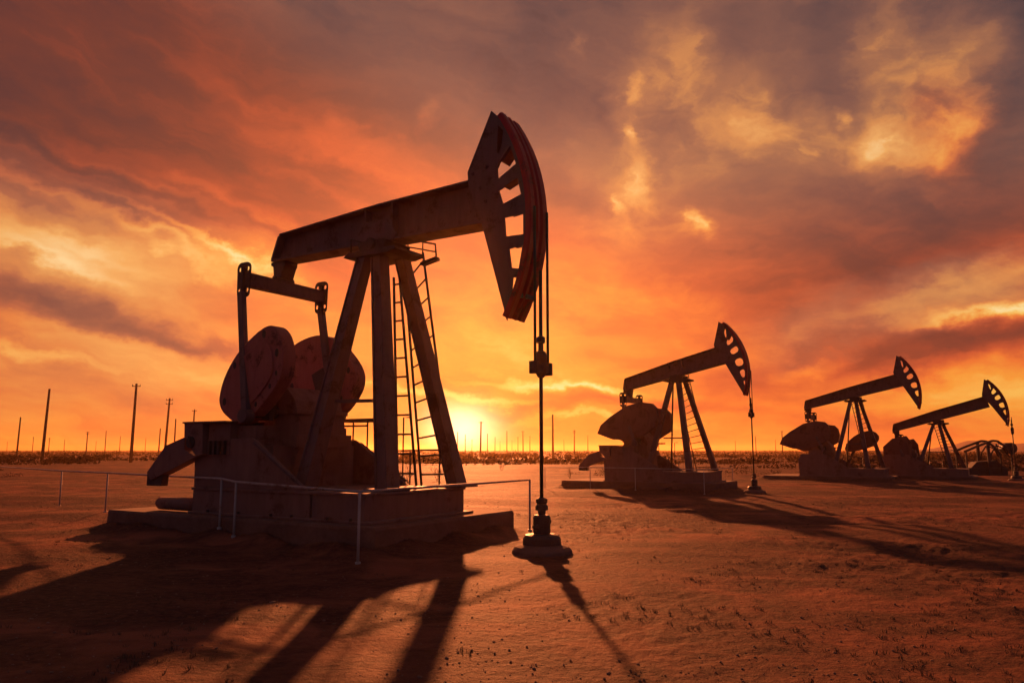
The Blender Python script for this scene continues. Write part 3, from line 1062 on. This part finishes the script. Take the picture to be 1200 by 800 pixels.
def make_stones():
    base = bmesh.new()
    bmesh.ops.create_icosphere(base, subdivisions=1, radius=1)
    bv = np.array([v.co[:] for v in base.verts]); bf = np.array([[v.index for v in f.verts] for f in base.faces])
    base.free()
    n = 11000
    az = np.radians(RNG.uniform(-40, 40, n))
    d = 4.2 * (34 / 4.2) ** RNG.random(n)
    x, y = d * np.sin(az), d * np.cos(az)
    keep = perlin(x * .35 + 31, y * .35) + .25 * RNG.random(n) > .02
    x, y = x[keep], y[keep]
    n = len(x)
    z = height(x, y)
    sz = .004 + .014 * RNG.random(n) ** 4
    sz[RNG.random(n) < .01] *= 2.2
    sc3 = sz[:, None] * RNG.uniform(.6, 1.3, (n, 3)) * np.array([1, 1, .7])
    ang = RNG.uniform(0, 6.283, n)
    jit = 1 + RNG.uniform(-.22, .22, (n, len(bv)))
    P = bv[None] * jit[..., None] * sc3[:, None]
    ca, sa = np.cos(ang)[:, None], np.sin(ang)[:, None]
    X = P[..., 0] * ca - P[..., 1] * sa + x[:, None]
    Y = P[..., 0] * sa + P[..., 1] * ca + y[:, None]
    Z = P[..., 2] + z[:, None] + sz[:, None] * .15
    V = np.stack([X, Y, Z], -1).reshape(-1, 3)
    F = (bf[None] + (np.arange(n) * len(bv))[:, None, None]).reshape(-1, 3)
    me = bpy.data.meshes.new('gravel')
    me.vertices.add(len(V)); me.vertices.foreach_set('co', V.astype(np.float32).ravel())
    me.loops.add(F.size); me.loops.foreach_set('vertex_index', F.astype(np.int32).ravel())
    me.polygons.add(len(F)); me.polygons.foreach_set('loop_start', (np.arange(len(F)) * 3).astype(np.int32))
    me.update(calc_edges=True)
    o = link('gravel', me, M['stone'])
    tag(o, 'loose gravel scattered over the dirt in the foreground', 'gravel', kind='stuff')


make_stones()


def make_tufts():
    V, F = [], []
    n = 0
    while n < 700:
        az = R(random.uniform(-36, 38)); d = 5.5 * 6 ** random.random()
        x, y = d * math.sin(az), d * math.cos(az)
        if perlin(np.array([x * .4 + 11]), np.array([y * .5]))[0] < (.02 if x > 1 else .16): continue
        n += 1
        z = hz(x, y)
        for k in range(random.randint(7, 13)):
            a = random.uniform(0, 6.283); ln = random.uniform(.015, .048)
            lean = random.uniform(.3, 1.3) * ln
            bx, by = x + random.gauss(0, .025), y + random.gauss(0, .025)
            wv = Vector((math.cos(a + 1.57), math.sin(a + 1.57), 0)) * .0035
            b0 = Vector((bx, by, z - .01)); tip = Vector((bx + math.cos(a) * lean, by + math.sin(a) * lean, z + ln))
            mid_ = b0.lerp(tip, .55) + Vector((0, 0, ln * .22))
            i = len(V)
            V.extend([b0 - wv, b0 + wv, mid_ + wv * .8, mid_ - wv * .8, tip])
            F.extend([(i, i + 1, i + 2, i + 3), (i + 3, i + 2, i + 4)])
    me = bpy.data.meshes.new('dry_grass')
    me.from_pydata(V, [], F)
    o = link('dry_grass', me, M['twig'])
    tag(o, 'sparse tufts of short dry grass in the dirt of the foreground', 'grass', kind='stuff')


make_tufts()


# ------------------------------------------------------------------ hills at the far right
def make_hills():
    prof = [(1010, 527), (1060, 527), (1085, 526), (1105, 523), (1125, 519.5), (1140, 517.5), (1152, 517), (1165, 519.5), (1180, 521), (1200, 520), (1240, 518), (1300, 521), (1400, 527)]
    az = np.array([azel(p, 527)[0] for p, _ in prof]); hh = np.array([(527 - t) for _, t in prof])
    A = np.linspace(az[0], az[-1], 120)
    Dm = 1000.0
    Rr = np.linspace(720, 1400, 26)
    V = []
    for j, r in enumerate(Rr):
        prof_r = math.exp(-((r - Dm) / 170) ** 2)
        for a in A:
            h_ = np.interp(a, az, hh) / 900 * Dm * prof_r
            h_ *= 1 + .18 * perlin(np.array([a * 1.3]), np.array([r * .012]))[0]
            V.append((r * math.sin(R(a)), r * math.cos(R(a)), h_ + (1.9 * prof_r) - .6))
    n = len(A)
    F = [(j * n + i, j * n + i + 1, (j + 1) * n + i + 1, (j + 1) * n + i) for j in range(len(Rr) - 1) for i in range(n - 1)]
    me = bpy.data.meshes.new('hills')
    me.from_pydata(V, [], F)
    for p in me.polygons: p.use_smooth = True
    o = link('hills', me, M['hill'])
    tag(o, kind='structure')


make_hills()

# ------------------------------------------------------------------ haze
HAZE = .00019
m = MB()
m.box(-3100, 3100, -3100, 3100, -3, 17.5)
hm = bpy.data.materials.new('dusty_air')
hm.use_nodes = True
nt = hm.node_tree
for n in list(nt.nodes): nt.nodes.remove(n)
out = nt.nodes.new('ShaderNodeOutputMaterial')
pv = nt.nodes.new('ShaderNodeVolumePrincipled')
pv.inputs['Color'].default_value = (.95, .56, .22, 1)
pv.inputs['Density'].default_value = HAZE
pv.inputs['Anisotropy'].default_value = .76
nt.links.new(pv.outputs[0], out.inputs['Volume'])
o = m.build('haze', hm)
tag(o, kind='stuff')
o['label'] = 'dusty air over the whole plain'

# ------------------------------------------------------------------ sky
SUN_AZ, SUN_EL = -3.8, 12.5          # lamp direction (shadows)
GLOW = azel(541, 500)

w = bpy.data.worlds.new('World')
sc.world = w
w.use_nodes = True
nt = w.node_tree
for n in list(nt.nodes): nt.nodes.remove(n)
N = nt.nodes.new
L = nt.links.new
gen = N('ShaderNodeTexCoord').outputs['Generated']
sep = N('ShaderNodeSeparateXYZ'); L(gen, sep.inputs[0])
MX = lambda op, a, b=None, c=None, clamp=False: math_node(nt, op, a, b, c, clamp)
X, Y, Z = sep.outputs
U = MX('MULTIPLY', MX('ARCTAN2', X, Y), 180 / math.pi)
V = MX('MULTIPLY', MX('ARCSINE', Z), 180 / math.pi)


def combine(a, b_, c_=0.0):
    n = N('ShaderNodeCombineXYZ')
    for s_, val in zip(n.inputs, (a, b_, c_)):
        if isinstance(val, (int, float)): s_.default_value = val
        else: L(val, s_)
    return n.outputs[0]


# cloud sheet seen in perspective
den = MX('ADD', MX('MAXIMUM', Z, 0.0), .10)
PX = MX('DIVIDE', X, den); PY = MX('DIVIDE', Y, den)
sheet = combine(PX, PY, 0.0)
uv = combine(U, V, 0.0)


def vadd(a, b_, k=1.0):
    n = N('ShaderNodeVectorMath'); n.operation = 'MULTIPLY_ADD'
    L(b_, n.inputs[0]); n.inputs[1].default_value = (k, k, 0) if not isinstance(k, tuple) else k
    L(a, n.inputs[2])
    return n.outputs[0]


def centred(col):
    n = N('ShaderNodeVectorMath'); n.operation = 'SUBTRACT'
    L(col, n.inputs[0]); n.inputs[1].default_value = (.5, .5, .5)
    return n.outputs[0]


warp1 = centred(noise(nt, mapping(nt, uv, (.055, .09, 1)), 1.0, 4, .6).outputs['Color'])
warp2 = centred(noise(nt, mapping(nt, uv, (.22, .34, 1)), 1.0, 5, .65).outputs['Color'])
uvw = vadd(vadd(uv, warp1, (11, 7, 0)), warp2, (4.5, 3.0, 0))


def blob(px, py, rx, ry, rot, soft=None):
    az, el = azel(px, py)
    k = 15.7
    v_ = mapping(nt, uvw, (rx / k, ry / k, 1), (0, 0, R(rot)), (az, el, 0), 'TEXTURE')
    g = N('ShaderNodeTexGradient'); g.gradient_type = 'SPHERICAL'
    L(v_, g.inputs[0])
    mr = N('ShaderNodeMapRange'); mr.interpolation_type = 'SMOOTHSTEP'
    L(g.outputs['Fac'] if 'Fac' in g.outputs else g.outputs[1], mr.inputs['Value'])
    return mr.outputs['Result']


# rot > 0 tips the right end up.   (px, py, half width, half height, rot, amount)
BLOBS = [
    (110, 170, 420, 130, -14, -.16),
    (60, 60, 300, 120, 0, -.06),
    (330, 110, 260, 60, -20, .05),
    (430, 190, 330, 60, -20, .12),
    (490, 150, 28, 22, -30, .16),
    (200, 245, 260, 42, -17, .10),
    (120, 262, 230, 13, -20, .22), (60, 285, 160, 16, -10, .14), (330, 330, 60, 40, 0, .05),
    (210, 285, 150, 9, -22, .20),
    (60, 300, 130, 10, -14, .18),
    (300, 322, 120, 9, -16, .14),
    (150, 225, 240, 12, -18, -.14),
    (260, 262, 140, 10, -24, -.12),
    (400, 240, 200, 16, -24, .08),
    (95, 290, 210, 40, -14, .26),
    (230, 305, 150, 30, -14, .18),
    (20, 330, 120, 26, -8, -.12),
    (110, 365, 260, 26, -9, -.24),
    (250, 400, 200, 16, -6, -.13),
    (140, 440, 300, 40, 0, .03), (300, 470, 500, 60, 0, -.05), (900, 480, 400, 60, 0, -.05),
    (60, 415, 120, 10, -8, .14),
    (170, 395, 150, 12, -7, .12),
    (640, 350, 420, 110, 0, .06),
    (560, 420, 300, 50, 0, .06),
    (1060, 285, 420, 120, 12, -.24),
    (820, 330, 240, 60, 10, .04),
    (1110, 338, 220, 22, 16, .16),
    (1150, 362, 130, 12, 10, .32),
    (1090, 410, 330, 42, 5, -.34),
    (1180, 385, 120, 22, 4, -.14),
    (960, 425, 70, 18, 6, .22),
    (900, 470, 300, 26, 0, -.06),
    (1060, 470, 320, 26, 0, .10),
    # strips round the sun
    (520, 462, 190, 9, -4, .22),
    (660, 450, 190, 9, -4, .22),
    (600, 478, 150, 12, 2, -.14),
    (720, 470, 200, 12, -3, -.14),
    (700, 492, 160, 7, -2, .16),
]
PUFFS = [
    # right hand gold puffs
    (770, 110, 150, 240, 8, .20),
    (790, 90, 60, 110, 0, .12),
    (735, 75, 50, 60, 0, .10),
    (738, 175, 26, 110, 0, .18),
    (735, 240, 60, 60, 0, .24),
    (800, 255, 30, 28, 0, .22),
    (690, 170, 60, 70, 0, .12),
    (905, 140, 80, 70, -25, .30),
    (890, 120, 130, 120, 0, .12),
    (1050, 60, 190, 220, 20, .22),
    (1010, 30, 80, 60, 0, .16),
    (1010, 150, 70, 70, 0, .18),
    (1060, 160, 80, 50, 0, .14),
    (1128, 142, 52, 56, 0, .40),
    (1120, 60, 90, 90, 0, .12),
    (985, 75, 46, 120, 0, -.26),
    (930, 90, 40, 60, 0, -.14),
    (850, 40, 60, 60, 0, -.12),
    (1190, 60, 60, 180, 0, -.22),
    (640, 60, 170, 130, 0, -.10),
    (733, 97, 15, 20, 0, .34), (735, 150, 17, 24, 0, .26), (716, 236, 13, 20, 10, .30), (802, 250, 13, 24, 0, .30),
    (928, 178, 13, 10, 0, .26), (983, 130, 13, 15, 20, .30), (660, 175, 14, 12, 0, .16), (685, 52, 16, 22, 0, .18),
    (700, 130, 22, 60, 0, -.14), (770, 190, 26, 50, 0, -.12), (860, 190, 30, 70, 0, -.08),
    (870, 300, 200, 80, 0, -.05),
]
base = N('ShaderNodeValToRGB')
cr = base.color_ramp
while len(cr.elements) > 1: cr.elements.remove(cr.elements[-1])
stops = [(0, .71), (4, .73), (8, .66), (12, .58), (16, .50), (20, .41), (24, .33), (28, .25), (33, .19), (40, .26), (55, .36), (90, .38)]
for i, (e_, val) in enumerate(stops):
    if i == 0: el_ = cr.elements[0]; el_.position = 0
    else: el_ = cr.elements.new(e_ / 90)
    el_.color = (val, val, val, 1)
L(MX('DIVIDE', MX('ADD', MX('MAXIMUM', V, 0.0), 0.0), 90.0), base.inputs[0])
S = MX('MULTIPLY', base.outputs[0], 1.0)
# the sky away from the sunset is dim
away = N('ShaderNodeMapRange'); away.interpolation_type = 'SMOOTHSTEP'
L(MX('ABSOLUTE', U), away.inputs['Value'])
away.inputs[1].default_value = 36; away.inputs[2].default_value = 85; away.inputs[3].default_value = 0.0; away.inputs[4].default_value = 1.0
for px, py, rx, ry, rot, amt in BLOBS:
    S = MX('MULTIPLY_ADD', blob(px, py, rx, ry, rot), amt, S)
puff = None
n3 = noise(nt, mapping(nt, uvw, (.19, .22, 1), (0, 0, R(25))), 1.0, 9, .56, .1).outputs[0]
n3m = N('ShaderNodeMapRange'); L(n3, n3m.inputs['Value'])
n3m.inputs[1].default_value = .34; n3m.inputs[2].default_value = .66; n3m.inputs[3].default_value = .35; n3m.inputs[4].default_value = 1.45
for px, py, rx, ry, rot, amt in PUFFS:
    bb_ = blob(px, py, rx, ry, rot)
    puff = MX('MULTIPLY', bb_, amt) if puff is None else MX('MULTIPLY_ADD', bb_, amt, puff)
S = MX('MULTIPLY_ADD', MX('MULTIPLY', puff, n3m.outputs[0]), .82, S)
n1 = noise(nt, vadd(mapping(nt, sheet, (.95, .62, 1), (0, 0, R(24))), warp1, .6), 1.5, 9, .60, .35).outputs[0]
n2 = noise(nt, mapping(nt, mapping(nt, uvw, (1, 1, 1), (0, 0, R(13))), (.045, .22, 1)), 1.0, 8, .60, .15).outputs[0]
fade = N('ShaderNodeMapRange'); L(V, fade.inputs['Value'])
fade.inputs[1].default_value = 0; fade.inputs[2].default_value = 12; fade.inputs[3].default_value = .12; fade.inputs[4].default_value = .55
S = MX('ADD', S, MX('MULTIPLY', MX('SUBTRACT', n1, .5), fade.outputs[0]))
S = MX('ADD', S, MX('MULTIPLY', MX('SUBTRACT', n2, .5), .55))


def srgb(r, g, b_):
    f_ = lambda c: (c / 255 / 12.92) if c <= 10 else ((c / 255 + .055) / 1.055) ** 2.4
    return f_(r), f_(g), f_(b_)


warm = ramp(nt, S, [(0.0, srgb(40, 34, 44)), (.14, srgb(74, 46, 50)), (.28, srgb(108, 54, 46)), (.40, srgb(152, 66, 46)), (.52, srgb(202, 86, 50)),
                    (.64, srgb(238, 118, 52)), (.77, srgb(247, 156, 60)), (.90, srgb(252, 200, 96)), (1.0, srgb(255, 232, 160))])
mute = ramp(nt, S, [(0.0, srgb(40, 36, 44)), (.16, srgb(84, 66, 68)), (.34, srgb(122, 84, 74)), (.50, srgb(160, 106, 78)), (.66, srgb(212, 140, 82)),
                    (.82, srgb(238, 172, 100)), (1.0, srgb(252, 212, 150))])
mf = N('ShaderNodeMapRange'); mf.interpolation_type = 'SMOOTHSTEP'
L(MX('ADD', V, MX('MULTIPLY', MX('MINIMUM', U, 8.0), .5)), mf.inputs['Value'])
mf.inputs[1].default_value = 14.5; mf.inputs[2].default_value = 25
paleL = MX('ADD', MX('MULTIPLY', blob(80, 300, 330, 120, -12), .95), MX('MULTIPLY', blob(120, 440, 380, 90, 0), .6), None, True)
paleL = MX('ADD', paleL, MX('MULTIPLY', blob(1100, 345, 260, 50, 14), 1.0), None, True)
mutef = MX('SUBTRACT', MX('MAXIMUM', mf.outputs[0], paleL), MX('MULTIPLY', blob(1128, 145, 80, 80, 0), .5), None, True)
sky = mixc(nt, mutef, warm, mute)

# glow about the sun, wider than high
du = MX('SUBTRACT', U, GLOW[0]); dv = MX('SUBTRACT', V, GLOW[1])
wdu = N('ShaderNodeSeparateXYZ'); L(uvw, wdu.inputs[0])
dv2 = MX('ADD', MX('MULTIPLY', dv, .6), MX('MULTIPLY', MX('SUBTRACT', wdu.outputs[1], GLOW[1]), .4))


def glow(sx_, sy_, amt, dvv):
    q_ = MX('ADD', MX('POWER', MX('DIVIDE', du, sx_), 2.0), MX('POWER', MX('DIVIDE', dvv, sy_), 2.0))
    return MX('MULTIPLY', MX('POWER', 2.718, MX('MULTIPLY', q_, -1.0)), amt)


g1 = glow(2.3, 1.5, 1.9, dv2)
g2 = glow(5.0, 2.1, .30, dv2)
g3 = glow(14, 5, .02, dv)


def scaled(fac, colr):
    n = N('ShaderNodeMix'); n.data_type = 'RGBA'; n.blend_type = 'MULTIPLY'
    n.inputs[0].default_value = 1.0
    n.inputs[6].default_value = (*colr, 1)
    cmb = combine(fac, fac, fac)
    L(cmb, n.inputs[7])
    return n.outputs[2]


for g_, colr in ((g1, (1.0, .80, .42)), (g2, (1.0, .58, .12)), (g3, (.9, .34, .06))):
    sky = mixc(nt, 1.0, sky, scaled(g_, colr), 'ADD')

sky = mixc(nt, away.outputs[0], sky, scaled(MX('ADD', MX('MULTIPLY', n1, .6), .5), (.115, .088, .130)))
bg = N('ShaderNodeBackground')
L(sky, bg.inputs['Color'])
bg.inputs['Strength'].default_value = 1 / 2 ** EXPO
# clear evening air behind the clouds
nish = N('ShaderNodeTexSky'); nish.sky_type = 'NISHITA'; nish.sun_disc = False
nish.sun_elevation = R(SUN_EL); nish.sun_rotation = R(SUN_AZ)
nish.dust_density = 6.0; nish.air_density = 1.4
bg2 = N('ShaderNodeBackground')
L(mixc(nt, 1.0, nish.outputs[0], (1.0, .45, .30), 'MULTIPLY'), bg2.inputs['Color'])
bg2.inputs['Strength'].default_value = .05
mx = N('ShaderNodeMixShader')
mx.inputs[0].default_value = .06
L(bg.outputs[0], mx.inputs[1]); L(bg2.outputs[0], mx.inputs[2])
wo = N('ShaderNodeOutputWorld')
L(mx.outputs[0], wo.inputs['Surface'])
w.cycles.sampling_method = 'MANUAL'
w.cycles.sample_map_resolution = 512

# ------------------------------------------------------------------ sun
sd = bpy.data.lights.new('sun', 'SUN')
sd.energy = 5.0
sd.angle = R(1.1)
sd.color = (1.0, .27, .08)
so = bpy.data.objects.new('sun', sd)
COL.objects.link(so)
dirv = Vector((math.sin(R(SUN_AZ)) * math.cos(R(SUN_EL)), math.cos(R(SUN_AZ)) * math.cos(R(SUN_EL)), math.sin(R(SUN_EL))))
so.rotation_euler = dirv.to_track_quat('Z', 'Y').to_euler()
so.location = (0, 60, 30)

# ------------------------------------------------------------------ render settings
vs = sc.view_settings
vs.view_transform = 'Standard'; vs.look = 'None'
vs.exposure = EXPO; vs.gamma = 1.0; vs.use_curve_mapping = False
sc.cycles.use_denoising = True
sc.cycles.max_bounces = 6
sc.cycles.volume_bounces = 1
sc.cycles.sample_clamp_indirect = 6
